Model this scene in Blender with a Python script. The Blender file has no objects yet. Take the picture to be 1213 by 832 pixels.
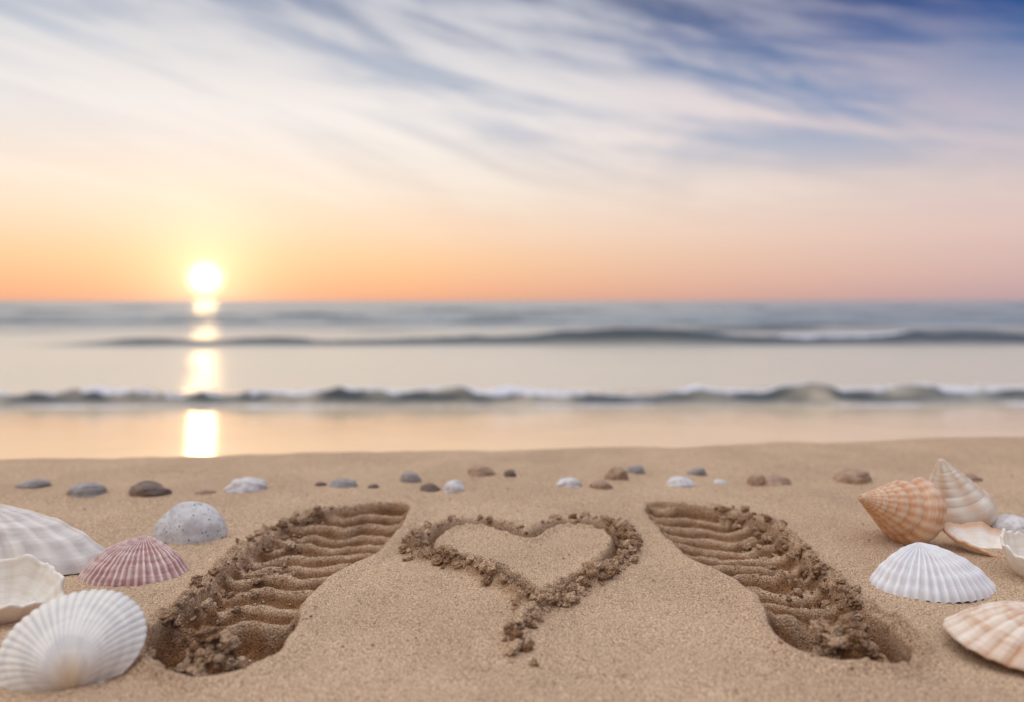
import bpy, math, random
import numpy as np
from mathutils import Vector, Matrix, Euler
random.seed(7); rng=np.random.default_rng(7)
sc=bpy.context.scene
sc.view_settings.view_transform='Standard'; sc.view_settings.look='None'; sc.view_settings.exposure=0
def s2l(c):
    return tuple(((v/255)/12.92 if v/255<=0.04045 else ((v/255+0.055)/1.055)**2.4) for v in c)+(1.0,)

# ------------------------------------------------------------------ numpy noise
def _h(ix,iy,seed):
    n=(ix*374761393+iy*668265263+seed*974634777)&0xffffffff
    n=((n^(n>>13))*1274126177)&0xffffffff
    n=(n^(n>>16))&0xffffffff
    return n/4294967295.0
def vn(x,y,seed=0):
    ix=np.floor(x).astype(np.int64); iy=np.floor(y).astype(np.int64)
    fx=x-ix; fy=y-iy
    fx=fx*fx*fx*(fx*(fx*6-15)+10); fy=fy*fy*fy*(fy*(fy*6-15)+10)
    a=_h(ix,iy,seed);b=_h(ix+1,iy,seed);c=_h(ix,iy+1,seed);d=_h(ix+1,iy+1,seed)
    return (a*(1-fx)+b*fx)*(1-fy)+(c*(1-fx)+d*fx)*fy-0.5
def fbm(x,y,seed=0,o=4):
    r=np.zeros_like(x);a=1.0;f=1.0
    for i in range(o):
        r+=a*vn(x*f+i*17.3,y*f-i*9.1,seed+i); a*=0.5; f*=2.03
    return r
def ss(a,b,x):
    t=np.clip((x-a)/(b-a),0,1); return t*t*(3-2*t)

# ------------------------------------------------------------------ node helper
class NT:
    def __init__(s,tree): s.t=tree; s.n=tree.nodes; s.l=tree.links
    def node(s,typ,**kw):
        n=s.n.new(typ)
        for k,v in kw.items(): setattr(n,k,v)
        return n
    def put(s,sock,v):
        if isinstance(v,bpy.types.NodeSocket): s.l.new(v,sock)
        elif v is not None: sock.default_value=v
    def m(s,op,a,b=None,c=None,clamp=False):
        n=s.node('ShaderNodeMath',operation=op,use_clamp=clamp)
        s.put(n.inputs[0],a)
        if b is not None: s.put(n.inputs[1],b)
        if c is not None: s.put(n.inputs[2],c)
        return n.outputs[0]
    def mr(s,v,a,b,c=0.0,d=1.0,smooth=True):
        n=s.node('ShaderNodeMapRange',interpolation_type='SMOOTHSTEP' if smooth else 'LINEAR')
        s.put(n.inputs[0],v);s.put(n.inputs[1],a);s.put(n.inputs[2],b);s.put(n.inputs[3],c);s.put(n.inputs[4],d)
        return n.outputs[0]
    def mix(s,f,a,b,mode='MIX'):
        n=s.node('ShaderNodeMix',data_type='RGBA',blend_type=mode)
        s.put(n.inputs[0],f);s.put(n.inputs[6],a);s.put(n.inputs[7],b)
        return n.outputs[2]
    def ramp(s,f,stops):
        n=s.node('ShaderNodeValToRGB'); e=n.color_ramp.elements
        e[0].position=stops[0][0]; e[0].color=stops[0][1]
        e[1].position=stops[-1][0]; e[1].color=stops[-1][1]
        for p,c in stops[1:-1]:
            x=e.new(p); x.color=c
        s.put(n.inputs[0],f); return n.outputs[0]
    def noise(s,vec,scale,detail=3,rough=0.5,dist=0.0):
        n=s.node('ShaderNodeTexNoise'); s.put(n.inputs['Vector'],vec)
        n.inputs['Scale'].default_value=scale;n.inputs['Detail'].default_value=detail
        n.inputs['Roughness'].default_value=rough;n.inputs['Distortion'].default_value=dist
        return n.outputs['Fac']
    def comb(s,x,y,z):
        n=s.node('ShaderNodeCombineXYZ'); s.put(n.inputs[0],x);s.put(n.inputs[1],y);s.put(n.inputs[2],z); return n.outputs[0]
    def sep(s,v):
        n=s.node('ShaderNodeSeparateXYZ'); s.put(n.inputs[0],v); return n.outputs
    def bump(s,h,strength,dist,normal=None):
        n=s.node('ShaderNodeBump'); n.inputs['Strength'].default_value=strength; n.inputs['Distance'].default_value=dist
        s.put(n.inputs['Height'],h)
        if normal is not None: s.put(n.inputs['Normal'],normal)
        return n.outputs[0]
def newmat(name):
    m=bpy.data.materials.new(name); m.use_nodes=True; t=NT(m.node_tree)
    return m,t,m.node_tree.nodes['Principled BSDF']

# ------------------------------------------------------------------ world
SUN=Vector((-0.385,1.0,0.028)).normalized()
w=bpy.data.worlds.new("World"); sc.world=w; w.use_nodes=True
t=NT(w.node_tree); bg=t.n['Background']
tc=t.node('ShaderNodeTexCoord').outputs['Generated']
X,Y,Z=t.sep(tc)
left=t.ramp(Z,[(0,s2l((236,172,140))),(.02,s2l((248,188,144))),(.05,s2l((253,206,160))),(.09,s2l((253,220,188))),(.14,s2l((248,230,212))),
  (.21,s2l((234,228,226))),(.28,s2l((198,204,214))),(.36,s2l((140,153,180))),(.6,s2l((172,176,190))),(1,s2l((208,204,202)))])
right=t.ramp(Z,[(0,s2l((182,160,168))),(.03,s2l((206,176,176))),(.08,s2l((222,194,188))),(.13,s2l((212,196,194))),(.18,s2l((160,170,194))),
  (.24,s2l((84,124,174))),(.30,s2l((34,80,144))),(.36,s2l((14,50,106))),(.6,s2l((130,148,178))),(1,s2l((200,200,204)))])
diag=t.m('ADD',X,t.m('MULTIPLY',t.m('SUBTRACT',t.m('MINIMUM',Z,.4),.15),.9))
base=t.mix(t.mr(diag,-0.25,0.52,smooth=False),left,right)
u1=t.m('ADD',t.m('MULTIPLY',X,1.6),0.0)
v1=t.m('ADD',t.m('MULTIPLY',Z,7.5),t.m('MULTIPLY',X,2.2))
n1=t.noise(t.comb(u1,v1,t.m('MULTIPLY',Y,.8)),1.5,6,.55,.5)
v2=t.m('ADD',t.m('MULTIPLY',Z,17.0),t.m('MULTIPLY',X,4.2))
n2=t.noise(t.comb(t.m('MULTIPLY',X,2.2),v2,3.0),1.3,6,.6,.8)
cl=t.m('ADD',t.m('MULTIPLY',n1,.58),t.m('MULTIPLY',n2,.42))
cf=t.m('MULTIPLY',t.mr(cl,.42,.59),t.mr(Z,.05,.2))
cf=t.m('MULTIPLY',cf,t.mr(diag,.34,.66,1.0,.30))
ccol_l=t.ramp(Z,[(0,s2l((255,222,188))),(.12,s2l((255,240,222))),(.22,s2l((248,240,234))),(.36,s2l((204,206,214))),(1,s2l((225,224,226)))])
ccol_r=t.ramp(Z,[(0,s2l((225,195,185))),(.12,s2l((244,218,206))),(.22,s2l((226,204,204))),(.36,s2l((166,168,192))),(1,s2l((215,216,222)))])
ccol=t.mix(t.mr(X,-0.1,0.56),ccol_l,ccol_r)
col=t.mix(t.m('MULTIPLY',cf,.9),base,ccol)
dp=t.node('ShaderNodeVectorMath',operation='DOT_PRODUCT'); t.put(dp.inputs[0],tc); dp.inputs[1].default_value=SUN
ang=t.m('ARCCOSINE',t.m('MINIMUM',dp.outputs['Value'],0.999999))
core=t.m('MULTIPLY',t.mr(ang,.002,.026,1.0,0.0),2.0)
g1=t.m('MULTIPLY',t.m('EXPONENT',t.m('MULTIPLY',ang,-1/.038)),.80)
g2=t.m('MULTIPLY',t.m('EXPONENT',t.m('MULTIPLY',ang,-1/.12)),.10)
def addc(a,f,c):
    vm=t.node('ShaderNodeVectorMath',operation='SCALE'); vm.inputs[0].default_value=c[:3]; t.put(vm.inputs['Scale'],f)
    va=t.node('ShaderNodeVectorMath',operation='ADD'); t.put(va.inputs[0],a); t.put(va.inputs[1],vm.outputs[0]); return va.outputs[0]
col=addc(col,core,(1,.86,.58)); col=addc(col,g1,(1,.74,.46)); col=addc(col,g2,(1,.64,.34))
boost=t.mr(Z,.38,.75,1.0,2.5)
vs=t.node('ShaderNodeVectorMath',operation='SCALE'); t.put(vs.inputs[0],col); t.put(vs.inputs['Scale'],boost)
sky=t.node('ShaderNodeTexSky',sky_type='NISHITA'); sky.sun_disc=False
sky.sun_elevation=math.radians(2.2); sky.sun_rotation=math.atan2(-0.385,1.0)
vk=t.node('ShaderNodeVectorMath',operation='SCALE'); t.put(vk.inputs[0],sky.outputs[0]); vk.inputs['Scale'].default_value=0.003
va=t.node('ShaderNodeVectorMath',operation='ADD'); t.put(va.inputs[0],vs.outputs[0]); t.put(va.inputs[1],vk.outputs[0])
t.put(bg.inputs['Color'],va.outputs[0]); bg.inputs['Strength'].default_value=1.0

sl=bpy.data.lights.new("sun","SUN"); sl.energy=0.035; sl.angle=math.radians(1.5); sl.color=(1,.62,.28)
so=bpy.data.objects.new("sun",sl); sc.collection.objects.link(so)
sd=Vector((-0.385,1.0,0.042)).normalized()
so.rotation_euler=sd.to_track_quat('Z','Y').to_euler(); so.location=(-5,12,4)

# ------------------------------------------------------------------ mesh helper
def mkmesh(name,co,faces,mat=None,attrs=None,smooth=True,link=True):
    me=bpy.data.meshes.new(name)
    co=np.asarray(co,dtype=np.float32); faces=np.asarray(faces,dtype=np.int32)
    k=faces.shape[1]
    me.vertices.add(len(co)); me.vertices.foreach_set('co',co.ravel())
    me.loops.add(faces.size); me.loops.foreach_set('vertex_index',faces.ravel())
    me.polygons.add(len(faces)); me.polygons.foreach_set('loop_start',np.arange(len(faces),dtype=np.int32)*k)
    me.update(calc_edges=True); me.validate()
    if smooth: me.polygons.foreach_set('use_smooth',np.ones(len(me.polygons),dtype=bool))
    if attrs:
        for an,arr in attrs.items():
            arr=np.asarray(arr,dtype=np.float32)
            if arr.ndim==1:
                a=me.attributes.new(an,'FLOAT','POINT'); a.data.foreach_set('value',arr)
            else:
                a=me.attributes.new(an,'FLOAT_VECTOR','POINT'); a.data.foreach_set('vector',arr.ravel())
    if mat: me.materials.append(mat)
    ob=bpy.data.objects.new(name,me)
    if link: sc.collection.objects.link(ob)
    return ob
def gridfaces(nx,ny):
    i=np.arange(nx-1);j=np.arange(ny-1); I,J=np.meshgrid(i,j)
    a=(J*nx+I).ravel(); return np.stack([a,a+1,a+nx+1,a+nx],1)
def axis(lo,hi,segs,g=1.12,start=None):
    pts=[]
    for a,b,st in segs:
        n=max(1,int(round((b-a)/st))); pts+=list(np.linspace(a,b,n,endpoint=False))
    pts.append(segs[-1][1])
    st=segs[-1][2]; p=pts[-1]
    while p<hi: st*=g; p+=st; pts.append(p)
    st=segs[0][2]; p=pts[0]; pre=[]
    while p>lo: st*=g; p-=st; pre.append(p)
    return np.array(pre[::-1]+pts)

def crom(P,n=6,closed=True):
    P=np.array(P,float); N=len(P); out=[]
    rngi=range(N) if closed else range(N-1)
    for i in rngi:
        if closed: p0,p1,p2,p3=P[(i-1)%N],P[i],P[(i+1)%N],P[(i+2)%N]
        else: p0,p1,p2,p3=P[max(i-1,0)],P[i],P[i+1],P[min(i+2,N-1)]
        for k in range(n):
            s=k/n
            out.append(0.5*((2*p1)+(-p0+p2)*s+(2*p0-5*p1+4*p2-p3)*s*s+(-p0+3*p1-3*p2+p3)*s**3))
    if not closed: out.append(P[-1])
    return np.array(out)
def segdist(x,y,P,closed=True):
    d=np.full(x.shape,1e9); N=len(P); ins=np.zeros(x.shape,bool)
    for i in range(N if closed else N-1):
        ax,ay=P[i]; bx,by=P[(i+1)%N]; dx,dy=bx-ax,by-ay
        tt=np.clip(((x-ax)*dx+(y-ay)*dy)/(dx*dx+dy*dy+1e-12),0,1)
        d=np.minimum(d,(x-ax-tt*dx)**2+(y-ay-tt*dy)**2)
        if closed and ay!=by:
            c=((ay>y)!=(by>y))&(x<(bx-ax)*(y-ay)/(by-ay)+ax); ins^=c
    d=np.sqrt(d)
    return np.where(ins,d,-d) if closed else d

FL=crom([(-.1087,.8435),(-.1096,.757),(-.1205,.6826),(-.1448,.6307),(-.1523,.583),(-.1462,.5334),(-.1478,.4952),(-.1629,.4705),(-.1873,.4632),
 (-.2121,.478),(-.2354,.511),(-.2387,.5475),(-.2276,.588),(-.2309,.6404),(-.2303,.718),(-.214,.786),(-.1787,.826),(-.1435,.847)])
FR=crom([(.1474,.861),(.1835,.8504),(.2213,.8234),(.2441,.7714),(.2458,.7058),(.2434,.6404),(.2432,.5829),(.2525,.5432),(.2502,.5036),(.236,.480),
 (.2142,.477),(.1911,.4826),(.1754,.5036),(.1741,.5376),(.1814,.5829),(.1713,.625),(.1509,.6826),(.1423,.7518),(.1405,.8105)])
HT=crom([(.0165,.7330),(-.003,.757),(-.030,.7743),(-.0600,.7629),(-.0765,.7255),(-.0688,.6871),(-.0431,.6608),(-.0145,.6346),(.0055,.6085),(.0205,.578),
 (.0393,.6032),(.0594,.6326),(.0822,.6715),(.0978,.718),(.0927,.7573),(.069,.780),(.0398,.7743),(.0247,.7518)],5)
TRAIL=crom([(.0205,.578),(.013,.556),(.006,.528),(.001,.508)],5,closed=False)

# ------------------------------------------------------------------ sand terrain
def y0f(x): return 1.13+0.125*np.clip(x,-4,4)
def swash(y): return np.where(y<9.3,-1.0+0.07*(9.3-y),-1.0)
def sand_base(x,y):
    tt=np.maximum(y-y0f(x),0)
    z=np.where(tt<.15,-tt*tt,-.0225-.30*(tt-.15))
    z=np.maximum(z,swash(y)-.035-np.maximum(y-9.3,0)*.05)
    z=np.maximum(z,-6.0)
    z=z+fbm(x*7,y*7,3,3)*.0065+fbm(x*32,y*32,11,3)*.0017+fbm(x*150,y*150,13,2)*.0006
    return z
xs=axis(-120,120,[(-.62,-.27,.003),(-.27,.28,.0012),(.28,.62,.003)],1.06)
ys=axis(-60,60,[(.30,.445,.003),(.445,.88,.0011),(.88,1.4,.006)],1.06)
XX,YY=np.meshgrid(xs,ys); x=XX.ravel(); y=YY.ravel()
z=sand_base(x,y); moist_shade=np.zeros_like(z)
near=(np.abs(x)<.3)&(y>.42)&(y<.9); xn=x[near]; yn=y[near]
zn=np.zeros_like(xn); mn=np.zeros_like(xn); owner=np.zeros_like(xn)
warpx=xn+.003*fbm(xn*60,yn*60,21,3); warpy=yn+.003*fbm(xn*60,yn*60,22,3)
for idx,(P,sgn,cx) in enumerate(((FL,-1,-.185),(FR,1,.205))):
    s=segdist(warpx,warpy,P)
    heel=1-ss(.545,.565,yn+.012*fbm(xn*40,yn*40,29,2))
    wall=ss(-.002,.008,s)
    depth=.0150+.013*heel+.0012*fbm(xn*18,yn*18,31+idx,2)
    zz=-depth*wall
    xr=(xn-cx)
    lam=.0290
    ph=(yn-.55)/lam+.15*np.sin(xr*130+sgn*.6)+sgn*xr*5.5+.40*fbm(xn*15,yn*15,41+idx,2)+.08*fbm(xn*90,yn*90,43+idx,3)
    fr_=ph-np.floor(ph)
    rid=np.where(fr_<.34,np.clip(fr_/.34,0,1)**.9,(1-(fr_-.34)/.66)**1.25)
    rm=ss(.000,.006,s)*(1-heel)
    amp=.0094*(0.9+.6*fbm(xn*25,yn*25,51+idx,2))
    zz+=rm*(amp*rid)
    rough=fbm(xn*150,yn*150,61+idx,4)
    zz+=ss(0,.012,s)*rough*(.0014+.006*heel)
    brk=np.maximum(0,fbm(xn*22,yn*22,66+idx,3)-.16)
    zz+=ss(0,.012,s)*brk*.06*np.maximum(0,fbm(xn*130,yn*130,67+idx,4)+.3)*ss(-.01,.02,xr*sgn)
    pile=np.exp(-(((xn-(-.187 if sgn<0 else .212))/.028)**2+((yn-(.502 if sgn<0 else .510))/.020)**2))
    zz+=pile*(.021+.034*fbm(xn*70,yn*70,71+idx,4))*ss(0,.01,s)
    out=np.where(s<0,np.exp(-((s+.007)/.008)**2),0)
    side=ss(-.02,.03,(xn-cx)*sgn)
    zz+=out*(.0030+.009*side*np.maximum(0,fbm(xn*110,yn*110,81+idx,4)+.25))
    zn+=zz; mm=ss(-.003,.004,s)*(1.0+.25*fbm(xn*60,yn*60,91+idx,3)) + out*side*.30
    mn=np.maximum(mn,mm - rm*ss(.35,.95,rid)*.80)  # moist print tone plus painted ridge shading: troughs and near faces dark, crests light
    owner=np.where(s>-.03,idx+1,owner)
# heart
dh=segdist(warpx,warpy,HT,closed=False); 
dh=np.minimum(dh,segdist(warpx,warpy,np.array([HT[-1],HT[0]]),closed=False))
sh=segdist(warpx,warpy,HT)
dtl=segdist(warpx,warpy,TRAIL,closed=False)
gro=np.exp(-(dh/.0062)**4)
lowr=1-ss(.70,.76,yn)
zn+=-.0095*gro+.0025*np.exp(-((dh-.0105)/.004)**2)*(1+1.6*np.maximum(0,fbm(xn*160,yn*160,101,3)+.1))
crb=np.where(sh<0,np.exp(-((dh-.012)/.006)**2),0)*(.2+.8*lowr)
zn+=crb*(.001+.008*np.maximum(0,fbm(xn*120,yn*120,103,4)+.2))
gt=np.exp(-(dtl/.009)**2); zn+=gt*(.004*fbm(xn*140,yn*140,104,4)+.001)
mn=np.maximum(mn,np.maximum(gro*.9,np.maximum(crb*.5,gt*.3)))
owner=np.where(((dh<.028)|(sh>0)|(dtl<.02))&(owner==0),3,owner)
z[near]+=zn; moist_shade[near]=np.clip(mn,0,1)
ow=np.zeros_like(z); ow[near]=owner
F=gridfaces(len(xs),len(ys)); fo=ow[F].min(1)

# sand material
sm,t,b=newmat("beach_sand")
pos=t.node('ShaderNodeNewGeometry').outputs['Position']
mo=t.node('ShaderNodeAttribute',attribute_name='moist_shade').outputs['Fac']
ng=t.noise(pos,950,2,.6); ng2=t.noise(pos,380,3,.6); nl=t.noise(pos,7,5,.6); nm=t.noise(pos,60,4,.6)
dry=t.mix(t.mr(nl,.35,.65),s2l((214,174,134)),s2l((184,145,109)))
dry=t.mix(t.mr(ng,.34,.66),t.mix(.65,dry,s2l((110,76,50))),t.mix(.48,dry,s2l((252,224,190))))
dry=t.mix(t.mr(ng2,.57,.69,0,.6),dry,s2l((100,68,44)))
wet_shade=t.mix(t.mr(ng,.3,.7),s2l((82,51,28)),s2l((154,106,64)))
wet_shade=t.mix(t.mr(nm,.4,.65,0,.4),wet_shade,s2l((84,54,32)))
c=t.mix(t.m('MULTIPLY',mo,.97,clamp=True),dry,wet_shade)  # damp sand colour, also used for the shading painted into the treads
t.put(b.inputs['Base Color'],c); b.inputs['Roughness'].default_value=.85; b.inputs['Specular IOR Level'].default_value=.25
vor=t.node('ShaderNodeTexVoronoi'); t.put(vor.inputs['Vector'],pos); vor.inputs['Scale'].default_value=800
hh=t.m('ADD',t.m('MULTIPLY',ng2,1.0),t.m('MULTIPLY',vor.outputs['Distance'],-.5))
t.put(b.inputs['Normal'],t.bump(hh,.9,.0018))

co=np.stack([x,y,z],1)
def sub(name,mask):
    f=F[mask]; u,inv=np.unique(f.ravel(),return_inverse=True)
    return mkmesh(name,co[u],inv.reshape(-1,4),sm,{'moist_shade':moist_shade[u]})
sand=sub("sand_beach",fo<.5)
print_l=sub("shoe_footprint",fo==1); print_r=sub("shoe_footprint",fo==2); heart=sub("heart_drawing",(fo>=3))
from bisect import bisect_left
def hgt(px,py):
    i=min(max(bisect_left(xs,px),0),len(xs)-1); j=min(max(bisect_left(ys,py),0),len(ys)-1)
    return float(z[j*len(xs)+i])

# ------------------------------------------------------------------ lumps
def ico(sub):
    bpy.ops.mesh.primitive_ico_sphere_add(subdivisions=sub,radius=1)
    o=bpy.context.object; v=np.array([q.co[:] for q in o.data.vertices]); f=np.array([p.vertices[:] for p in o.data.polygons])
    bpy.data.objects.remove(o,do_unlink=True); return v,f
IV2,IF2=ico(2); IV3,IF3=ico(3); IV4,IF4=ico(5)
def n3(v,s,seed):
    return (fbm(v[:,0]*s+seed*3.1,v[:,1]*s+v[:,2]*s*1.3,seed,3)+fbm(v[:,2]*s-seed,v[:,0]*s*.7-v[:,1]*s,seed+5,3))*.5
def crumbs(name,pts,parent):
    V=[];Fc=[];M=[];o=0
    for k,(px,py,r,zo) in enumerate(pts):
        iv,jf=(IV4b,IF4b) if r>.0030 else ((IV3,IF3) if r>.0016 else (IV2,IF2))
        sc3=np.array([random.uniform(.75,1.4),random.uniform(.7,1.2),random.uniform(.6,.95)])*r
        R=np.array(Euler((random.random()*.8,random.random()*.8,random.random()*6)).to_matrix())
        vv=iv*(1+1.4*n3(iv,1.4,k)+.5*n3(iv,4.0,k+9))[:,None]
        vv=(vv*sc3)@R.T+np.array([px,py,hgt(px,py)+zo+r*.28])
        V.append(vv);Fc.append(jf+o);o+=len(vv); M.append(np.full(len(vv),random.uniform(.0,.85)))
    ob=mkmesh(name,np.concatenate(V),np.concatenate(Fc),sm,{'moist_shade':np.concatenate(M)})
    ob.parent=parent; return ob
IV4b,IF4b=ico(4)
def rr(a=.0010,b=.0046,p=2.8): return a+(b-a)*random.random()**p
pts=[]
n=len(HT)
for i,(hx,hy) in enumerate(HT):
    fr=i/n; c=np.array([.012,.69]); out=np.array([hx,hy])-c; out/=np.linalg.norm(out)
    dens=7 if (.22<fr<.82) else 2
    if fr<.14: dens=1
    if fr>.5 and fr<.8: dens=9
    for k in range(dens):
        d=random.gauss(.0115,.0045)
        pts.append((hx+out[0]*d+random.gauss(0,.002),hy+out[1]*d+random.gauss(0,.002),rr(.0009,.0056,2.0),0))
    if .38<fr<.6:
        for k in range(2): pts.append((hx+random.gauss(0,.004),hy+random.gauss(0,.004),rr(.001,.0035),0))
for k in range(60):
    q=TRAIL[min(len(TRAIL)-1,int(random.random()**1.6*len(TRAIL)))]
    pts.append((q[0]+random.gauss(0,.006),q[1]+random.gauss(0,.006),rr(.0008,.0045,1.8),0))
for q in ((.0125,.548,.0055),(.008,.541,.0045),(.0035,.526,.0058),(-.001,.519,.0045),(.003,.508,.005),(.0005,.494,.0044),(.0095,.497,.0030),(.0135,.480,.0038),(.023,.560,.0045),(.03,.575,.004)):
    pts.append((q[0],q[1],q[2],0))
crumbs("heart_crumbs",pts,heart)
for P,sgn,par,hc in ((FL,-1,print_l,(-.190,.502)),(FR,1,print_r,(.212,.510))):
    pts=[]
    cx=P[:,0].mean(); cy=P[:,1].mean()
    for (hx,hy) in P:
        outer=(hx-cx)*sgn>.012
        if outer and hy>.56:
            for k in range(5):
                d=random.gauss(0,.005); pts.append((hx+sgn*d,hy+random.gauss(0,.004)+(.0 if hy<.78 else d*.6),rr(.0008,.0042,2.2),0))
        elif random.random()<.2: pts.append((hx+random.gauss(0,.006),hy+random.gauss(0,.006),rr(.0007,.0016),0))
    for k in range(140):
        pts.append((hc[0]+max(-.032,min(.030,random.gauss(0,.019))),hc[1]+max(-.022,min(.024,random.gauss(0,.011))),rr(.0010,.0064,1.7),0))
    for k in range(50):
        yy=random.uniform(.57,.76); xx=cx+sgn*(.026+random.gauss(0,.011))
        pts.append((xx,yy,rr(.0007,.0040,2.3),0))
    crumbs("footprint_crumbs",pts,par)

# ------------------------------------------------------------------ sea
xs2=axis(-6000,6000,[(-9,9,.07)],1.045)
ys2=axis(2.2,9000,[(3,8.2,.1),(8.2,11.6,.035),(11.6,19,.12),(19,26,.08),(26,60,.25)],1.03)
A,B=np.meshgrid(xs2,ys2); x=A.ravel(); y=B.ravel()
zz=swash(y).copy(); foam=np.zeros_like(x); face=np.zeros_like(x)
def wave(yc,wn,wf,amp):
    s=y-yc; g=np.where(s<0,np.exp(-(s/wn)**2),np.exp(-(s/wf)**2)); return g*amp
xc=np.clip(x,-60,60)
yc=9.45+.055*xc+.30*fbm(xc*.5,xc*0,201,3)
am=.145+.08*fbm(xc*.8,xc*0+3,202,3)+.08*fbm(xc*3,y*.5,203,3)
zz+=wave(yc,.17,.75,am)
s=y-yc
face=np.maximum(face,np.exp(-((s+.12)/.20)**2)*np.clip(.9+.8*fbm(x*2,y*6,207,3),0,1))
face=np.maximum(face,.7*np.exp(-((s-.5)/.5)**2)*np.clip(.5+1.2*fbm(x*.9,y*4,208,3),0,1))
foam=np.maximum(foam,np.exp(-((s-.06)/.17)**2)*(.68+1.4*fbm(x*1.7,y*5,204,4)))
foam=np.maximum(foam,.95*np.exp(-((s+.36)/.09)**2)*(.60+1.1*fbm(x*1.6,y*5,205,4)))
foam=np.maximum(foam,np.exp(-((s-.9)/.8)**2)*(.30+1.3*fbm(x*1.3,y*3,206,4)+.30*ss(1,5,x)))
yc2=22.2+.04*xc+.4*fbm(xc*.15,xc*0+1,211,3)
am2=(.15+.26*np.exp(-((xc-3.0)/3.2)**2)+.12*ss(5,12,xc)+.10*fbm(xc*.6,xc*0+9,212,3))*ss(-14,-10,xc)
zz+=wave(yc2,.5,1.8,am2)
s2=y-yc2
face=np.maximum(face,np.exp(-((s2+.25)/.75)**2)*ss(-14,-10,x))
foam=np.maximum(foam,np.exp(-((s2)/.35)**2)*ss(6.5,8.0,x)*(1-ss(10.5,12,x))*(.9+.6*fbm(x*1.5,y*3,213,4)))
foam=np.maximum(foam,np.exp(-((s2-.2)/.3)**2)*(.30+.9*fbm(x*.8,y*2,214,4)))
for k,(yy,a_) in enumerate(((15.0,.03),(31,.10),(37,.08),(43,.13),(60,.16),(85,.2),(120,.24),(170,.28))):
    yc3=yy+2*fbm(xc*.08+k,xc*0,220+k,3); wv=np.maximum(0,.40+1.9*fbm(x*.14,y*0+k,230+k,3)); zz+=wave(yc3,1.0,2.2,a_*wv)
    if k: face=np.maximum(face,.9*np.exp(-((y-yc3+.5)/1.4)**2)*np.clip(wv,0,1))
chop=ss(9.5,12,y)*.016+ss(24,40,y)*.05
zz+=chop*fbm(x*1.0,y*2.2,240,4)*(y<400)
zz+=.004*fbm(x*.8,y*1.2,250,2)*(y<9)
sea_m,t,b=newmat("sea_water")
pos=t.node('ShaderNodeNewGeometry').outputs['Position']; PX,PY,PZ=t.sep(pos)
fo_=t.node('ShaderNodeAttribute',attribute_name='foam').outputs['Fac']
fa_=t.node('ShaderNodeAttribute',attribute_name='face').outputs['Fac']
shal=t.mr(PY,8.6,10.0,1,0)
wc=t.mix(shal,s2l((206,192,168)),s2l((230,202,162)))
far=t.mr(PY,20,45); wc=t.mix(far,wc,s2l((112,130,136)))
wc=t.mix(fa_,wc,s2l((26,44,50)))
nf=t.noise(pos,9,5,.65)
ff=t.mr(t.m('ADD',fo_,t.m('MULTIPLY',t.m('SUBTRACT',nf,.5),1.1)),.42,.66)
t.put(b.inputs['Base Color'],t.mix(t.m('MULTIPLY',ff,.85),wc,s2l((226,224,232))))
t.put(b.inputs['Roughness'],t.m('ADD',t.mr(PY,8.5,11,.12,.25),t.m('MULTIPLY',ff,.6),clamp=True))
t.put(b.inputs['IOR'],t.m('SUBTRACT',1.80,t.m('MULTIPLY',t.m('MAXIMUM',fa_,far),.45)))
nb=t.noise(t.comb(t.m('MULTIPLY',PX,.6),t.m('MULTIPLY',PY,1.6),0.0),2.6,4,.6)
nb2=t.noise(t.comb(PX,t.m('MULTIPLY',PY,2.2),0.0),9,3,.6)
bs=t.m('ADD',t.mr(PY,8.6,12,.10,.60),t.mr(PY,19,26,0,.5))
hb=t.m('MULTIPLY',t.m('ADD',nb,t.m('MULTIPLY',nb2,.25)),bs)
t.put(b.inputs['Normal'],t.bump(hb,.5,.10))
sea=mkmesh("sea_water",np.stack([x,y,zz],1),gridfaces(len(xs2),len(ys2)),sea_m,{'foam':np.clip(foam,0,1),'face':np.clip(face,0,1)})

# ------------------------------------------------------------------ shells
def shell_mat(name,A,Bc,rib=0.0,band=0.0,bandf=14,blotch=0.0,C=None,spots=0,rough=.42,tipc=None,bb=.35):
    m,t,b=newmat(name)
    at=t.node('ShaderNodeAttribute',attribute_name='suv').outputs['Vector']; U,T,R=t.sep(at)
    po=t.node('ShaderNodeTexCoord').outputs['Object']
    nz=t.noise(po,70,4,.6)
    bn=t.noise(t.comb(t.m('MULTIPLY',U,bandf),t.m('MULTIPLY',T,3.0),0.0),1.0,3,.6)
    rb=t.noise(t.comb(t.m('MULTIPLY',U,1.2),t.m('MULTIPLY',T,60.0),0.0),1.0,2,.5)
    f=t.m('MULTIPLY',t.m('SUBTRACT',1.0,R),rib)
    f=t.m('ADD',f,t.m('MULTIPLY',t.mr(bn,.42,.6),band))
    f=t.m('ADD',f,t.m('MULTIPLY',t.mr(rb,.45,.65),rib*.35))
    f=t.m('ADD',f,t.m('MULTIPLY',t.mr(nz,.45,.7),blotch),clamp=True)
    c=t.mix(f,s2l(A),s2l(Bc))
    if C: c=t.mix(t.mr(U,.75,1.0,0,.75),c,s2l(C))
    if tipc: c=t.mix(t.mr(U,.0,.3,.8,0),c,s2l(tipc))
    t.put(b.inputs['Base Color'],c); b.inputs['Roughness'].default_value=rough
    b.inputs['Subsurface Weight'].default_value=.12; b.inputs['Subsurface Scale'].default_value=.004
    hb=t.m('ADD',t.m('MULTIPLY',bn,.35),t.m('MULTIPLY',t.noise(po,500,3,.6),.5))
    t.put(b.inputs['Normal'],t.bump(hb,bb,.0007)); return m
def ringfaces(nr,nt,closed=True):
    f=[]
    for i in range(nr-1):
        for j in range(nt if closed else nt-1):
            k=(j+1)%nt; f.append((i*nt+j,i*nt+k,(i+1)*nt+k,(i+1)*nt+j))
    return f
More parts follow.
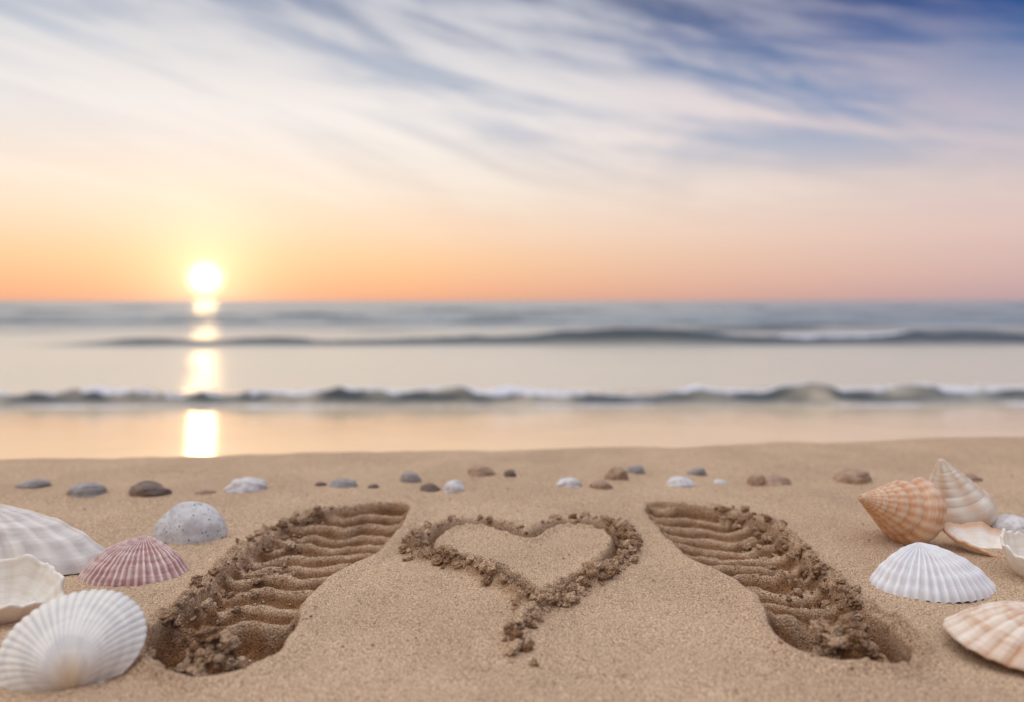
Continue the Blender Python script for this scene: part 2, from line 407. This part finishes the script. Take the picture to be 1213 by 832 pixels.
def settle(ob,loc,rot,sink=.003):
    ob.rotation_euler=rot; R=np.array(Euler(rot).to_matrix())
    v=np.array([q.co[:] for q in ob.data.vertices])@R.T
    zb=hgt(loc[0],loc[1])
    ob.location=(loc[0],loc[1],zb-sink-v[:,2].min()+(loc[2] if len(loc)>2 else 0))
def solid(ob,th):
    m=ob.modifiers.new("thick",'SOLIDIFY'); m.thickness=th; m.offset=-1
def dome_shell(name,loc,wd,dp,h,rot,nr,ra,off,mat,q=.62,pw=2.0,sink=.003,hook=.12,egg=0.0,wav=.012,seed=1):
    NU,NTh=48,420; a,b2=wd/2,dp/2; ay=off*b2
    th=np.linspace(-math.pi,math.pi,NTh,endpoint=False); u=np.linspace(0.004,1,NU)
    dx,dy=np.sin(th),-np.cos(th)
    Aq=dx*dx/a/a+dy*dy/b2/b2; Bq=2*ay*dy/b2/b2; Cq=ay*ay/b2/b2-1
    r=(-Bq+np.sqrt(Bq*Bq-4*Aq*Cq))/(2*Aq)
    ribs=.5+.5*np.cos(nr*th); fr=.25+.75*ss(-.6,.5,np.cos(th))
    r=r*(1+wav*(ribs-.5)*2*fr+.02*fbm(np.cos(th)*2+seed,np.sin(th)*2,seed,2))
    U,TH=np.meshgrid(u,th,indexing='ij'); Rb=ribs[None,:]; 
    px=U*r[None]*dx[None]; py=ay+U*r[None]*dy[None]
    if egg: px=px*(1+egg*(py/b2))
    z_=h*(1-U**pw)**q + ra*(Rb-.5)*np.minimum(1,U*2.2)*fr[None]
    z_+=h*.02*np.sin(U*34+2*fbm(U*3,TH*0,seed,2))*U
    z_+=.0012*fbm(px*80,py*80,seed+3,2)
    py=py+hook*b2*(1-U)**3*1.0
    co=np.stack([px,py,z_],-1).reshape(-1,3)
    ob=mkmesh(name,co,ringfaces(NU,NTh),mat,{'suv':np.stack([U,np.broadcast_to(TH/math.pi,U.shape),np.broadcast_to(Rb,U.shape)],-1).reshape(-1,3)})
    settle(ob,loc,rot,sink); return ob
def scallop(name,loc,R,H,rot,nr,ra,mat,sink=.003,seed=2,ears=True,asym=0.0,amax=80,gr=.0006):
    NU,NTh=56,420; am=math.radians(amax); th=np.linspace(-am,am,NTh); u=np.linspace(.0,1,NU)
    U,TH=np.meshgrid(u,th,indexing='ij')
    rb=np.abs(np.cos(nr*th/2))**.7
    rim=R*np.cos(th)**.55*(1+asym*np.sin(th))*(1+.008*(rb-.5)*2+.02*fbm(th*3,th*0+seed,seed,2))
    px=U*rim[None]*np.sin(TH); py=U*rim[None]*np.cos(TH)
    e=np.clip(np.abs(TH)/am,0,1)
    z_=H*(np.sin(math.pi*np.clip(U,0,1)**.62*.985)**.8)*(1-e**3)**.6
    z_+=ra*(rb[None]-.5)*np.minimum(1,U*1.6)*(1-e**6)
    z_+=gr*np.sin(U*40+3*fbm(U*2+seed,TH,seed,2))*U
    co=np.stack([px,py,z_],-1).reshape(-1,3); fs=list(ringfaces(NU,NTh,False))
    suv=np.stack([U,TH/math.pi,np.broadcast_to(rb,U.shape)],-1).reshape(-1,3)
    ob=mkmesh(name,co,fs,mat,{'suv':suv}); solid(ob,.0016)
    if ears:
        for s in(-1,1):
            n1,n2=10,10; E=[]
            for i in range(n1):
                for j in range(n2):
                    a_=i/(n1-1); b_=j/(n2-1)
                    E.append((s*(a_*.24*R),(-.02+b_*(.20*(1-.35*a_)))*R+.01*R*a_, H*.18*(1-a_)+.0005*math.sin(j*2.2)))
            eo=mkmesh("hinge_ear",E,gridfaces(n2,n1),mat,{'suv':np.tile(np.array([[.5,.2,.8]]),(len(E),1))}); solid(eo,.0014); eo.parent=ob
    settle(ob,loc,rot,sink); return ob
def bowl_shell(name,loc,wd,dp,h,rot,nr,mat,sink=.004,seed=3,ra=.0015,off=.3,irr=.18):
    NU,NTh=36,240; th=np.linspace(-math.pi,math.pi,NTh,endpoint=False); u=np.linspace(.01,1,NU)
    U,TH=np.meshgrid(u,th,indexing='ij'); rb=.5+.5*np.cos(nr*TH)
    rim=1+.07*fbm(np.cos(th)*2+seed,np.sin(th)*2,seed,3)+.02*(.5+.5*np.cos(nr*th))
    px=U*rim[None]*wd/2*np.sin(TH); py=U*rim[None]*dp/2*np.cos(TH)-off*dp/2*(1-U)
    z_=h*U**2.2+ra*(rb-.5)*U**2+h*irr*U**4*fbm(np.cos(TH)*1.8+seed,np.sin(TH)*1.8,seed+4,3)*2
    co=np.stack([px,py,z_],-1).reshape(-1,3)
    ob=mkmesh(name,co,ringfaces(NU,NTh),mat,{'suv':np.stack([U,TH/math.pi,rb],-1).reshape(-1,3)}); solid(ob,.0022)
    settle(ob,loc,rot,sink); return ob
def spiral(name,loc,L,T,W,turns,rot,mat,nr=9,ra=.035,c=.5,s=.5,sink=.003,e=1.0,ax_amp=.02,ax_n=13):
    k=math.log(W)/(2*math.pi); NTt=int(turns*96); NP=110
    tt=np.linspace(-turns*2*math.pi,0,NTt); ph=np.linspace(-math.pi,math.pi,NP,endpoint=False)
    TT,PH=np.meshgrid(tt,ph,indexing='ij'); R=np.exp(k*TT)
    ax=.5+.5*np.cos(TT*ax_n+PH*1.0); rp=.5+.5*np.cos(nr*PH)
    sr=s*(1+ra*(rp-.5)*2+ax_amp*(ax-.5)+.03*fbm(TT*.7,PH*1.0,77,2))
    rad=(c+sr*np.cos(PH))*R
    co=np.stack([rad*np.cos(TT),rad*np.sin(TT),(-T+sr*e*np.sin(PH))*R],-1).reshape(-1,3)*(L/(T+s*e))
    co[:,2]+=L*.5
    ob=mkmesh(name,co,ringfaces(NTt,NP),mat,{'suv':np.stack([(TT/(2*math.pi)+turns)/turns,PH/math.pi,.5*ax+.5*rp],-1).reshape(-1,3)})
    solid(ob,.001); settle(ob,loc,rot,sink); return ob

D=math.radians
m_clam=shell_mat("clam_shell_white",(226,214,200),(176,164,156),rib=.45,band=.35,bandf=9,blotch=.15,tipc=(206,150,92),rough=.5)
m_pink=shell_mat("cockle_shell_pink",(224,202,190),(160,108,100),rib=.8,band=.35,bandf=12,blotch=.1)
m_white=shell_mat("scallop_shell_white",(236,232,228),(186,180,182),rib=.55,band=.12,bandf=8)
m_cream=shell_mat("scallop_shell_cream",(230,222,208),(182,176,174),rib=.5,band=.3,bandf=5,blotch=.15,tipc=(206,176,132),rough=.6,bb=.2)
m_tan=shell_mat("scallop_shell_tan",(232,218,200),(194,146,106),rib=.5,band=.45,bandf=7,blotch=.15,rough=.5)
m_spir=shell_mat("whelk_shell_orange",(234,208,178),(190,128,80),rib=.85,band=.2,bandf=80,blotch=.25)
m_cone=shell_mat("cone_shell_striped",(234,226,212),(192,144,100),rib=.7,band=.2,bandf=50,blotch=.1)
m_bowlo=shell_mat("oyster_shell_orange",(240,232,220),(222,190,150),rib=.2,band=.25,C=(206,146,84))
m_bowlw=shell_mat("clam_shell_cream",(238,230,216),(210,192,166),rib=.2,band=.3)

dome_shell("clam_shell",(-.414,.668),.095,.156,.050,(0,D(4),D(86)),34,.0003,.45,m_clam,q=.7,pw=1.6,egg=.15,wav=.002)
dome_shell("cockle_shell",(-.306,.645),.088,.064,.0290,(D(-2),0,D(-4)),44,.0010,.30,m_pink,q=.72,pw=1.8,hook=.2)
scallop("scallop_shell",(-.249,.452),.066,.022,(D(38),D(-8),D(22)),72,.0004,m_cream,sink=.006,gr=.0002)
bowl_shell("broken_clam_shell",(-.358,.566),.072,.05,.025,(D(20),D(8),0),12,m_bowlw,irr=.2)
spiral("whelk_shell",(.342,.716),.087,2.15,1.30,11,(D(2),D(-72),D(20)),m_spir,nr=3,ra=.004,ax_amp=.02,ax_n=18)
spiral("cone_shell",(.430,.780),.076,1.7,1.26,12,(D(6),D(-20),0),m_cone,nr=2,ra=.006,ax_amp=.01,ax_n=7)
dome_shell("cockle_shell",(.3245,.616),.094,.068,.030,(D(-2),0,D(3)),40,.0014,.30,m_white,q=.72,pw=1.8,hook=.2)
bowl_shell("oyster_shell",(.418,.703),.074,.045,.015,(D(14),D(8),D(-10)),9,m_bowlo,seed=8,irr=.3)
bowl_shell("broken_clam_shell",(.414,.640),.05,.045,.024,(D(16),D(10),0),14,m_bowlw,seed=12)
scallop("scallop_shell",(.343,.497),.068,.028,(D(8),D(0),D(82)),34,.0014,m_tan,seed=9,sink=.004,gr=.0004)

# ------------------------------------------------------------------ stones
def stone_mat(name,A,Bc,spots=False):
    m,t,b=newmat(name); po=t.node('ShaderNodeTexCoord').outputs['Object']
    c=t.mix(t.mr(t.noise(po,60,5,.65),.35,.65),s2l(A),s2l(Bc))
    n2=t.noise(po,420,3,.6); c=t.mix(t.mr(n2,.58,.7,0,.5),c,s2l((80,72,66)))
    if spots:
        v=t.node('ShaderNodeTexVoronoi'); t.put(v.inputs['Vector'],po); v.inputs['Scale'].default_value=260
        c=t.mix(t.m('MULTIPLY',t.mr(v.outputs['Distance'],.16,.28,1,0),t.mr(t.noise(po,90,2,.5),.5,.56)),c,s2l((62,60,60)))
    t.put(b.inputs['Base Color'],c); b.inputs['Roughness'].default_value=.6
    t.put(b.inputs['Normal'],t.bump(n2,.4,.001)); return m
def stone(name,loc,wd,dp,h,mat,seed,rotz=0,ir=.25,sink=.3,tilt=0):
    v=IV4.copy(); v=v*(1+ir*n3(v,1.1,seed)*1.3+.04*n3(v,5,seed+3))[:,None]
    v[:,2]=np.where(v[:,2]<0,v[:,2]*.5,v[:,2])
    v*=np.array([wd/2,dp/2,h*1.02])
    ob=mkmesh(name,v,IF4,mat); ob.rotation_euler=(0,tilt,rotz); ob.location=(loc[0],loc[1],hgt(loc[0],loc[1])-h*.06)
    return ob
S={'g':stone_mat("stone_grey",(160,150,142),(126,116,110)),'d':stone_mat("stone_brown",(124,98,80),(88,68,56)),'w':stone_mat("stone_white",(220,212,206),(184,176,172)),
   't':stone_mat("stone_tan",(176,142,112),(134,104,80)),'s':stone_mat("stone_speckled",(212,206,200),(180,174,170),True)}
stone("speckled_stone",(-.302,.748),.068,.046,.033,S['s'],5,.1,ir=.12,tilt=D(-5))
stone("white_stone",(.480,.765),.045,.04,.016,S['w'],6)
PB=[(34,578,38,9,'g'),(96,588,42,11,'g'),(170,588,52,12,'d'),(289,586,46,13,'w'),(403,581,36,8,'g'),(377,580,14,4,'d'),(440,583,14,4,'d'),(485,570,25,12,'g'),
(508,583,26,8,'d'),(537,586,26,11,'w'),(570,568,34,10,'t'),(605,570,16,6,'d'),(674,581,36,10,'w'),(713,582,26,7,'t'),(732,572,26,12,'t'),(755,563,22,8,'g'),
(808,577,34,10,'w'),(828,565,24,8,'g'),(857,575,16,5,'w'),(900,575,24,11,'t'),(922,574,42,8,'t'),(1013,571,50,13,'t'),(1155,568,28,6,'t'),(238,588,25,4,'t')]
for k,(a_,b_,c_,d_,m_) in enumerate(PB):
    dd=b_-356; yy=207.5/dd+.012; xx=(a_-606.5)*.22/dd
    stone("beach_pebble",(xx,yy),c_*.22/dd,c_*.22/dd*.75,d_*.22/dd*1.1,S[m_],20+k,random.uniform(-.3,.3),ir=.35)
V=[];Fc=[];o=0
for k in range(420):
    px=random.uniform(-.8,.8); py=random.uniform(.42,1.05); r=random.uniform(.0004,.0012)
    vv=IV2*(1+.8*n3(IV2,1.5,k))[:,None]*np.array([1,1,.7])*r+np.array([px,py,hgt(px,py)+r*.3]); V.append(vv);Fc.append(IF2+o);o+=len(vv)
mkmesh("shell_grit",np.concatenate(V),np.concatenate(Fc),S['t'])

# ------------------------------------------------------------------ camera
cd=bpy.data.cameras.new("camera"); cam=bpy.data.objects.new("camera",cd); sc.collection.objects.link(cam)
cam.location=(0,0,.22); cam.rotation_euler=(math.pi/2,0,0)
cd.sensor_width=36; cd.lens=28; cd.shift_y=-60/1213
cd.clip_start=.01; cd.clip_end=20000
cd.dof.use_dof=True; cd.dof.focus_distance=.62; cd.dof.aperture_fstop=3.6
sc.camera=cam
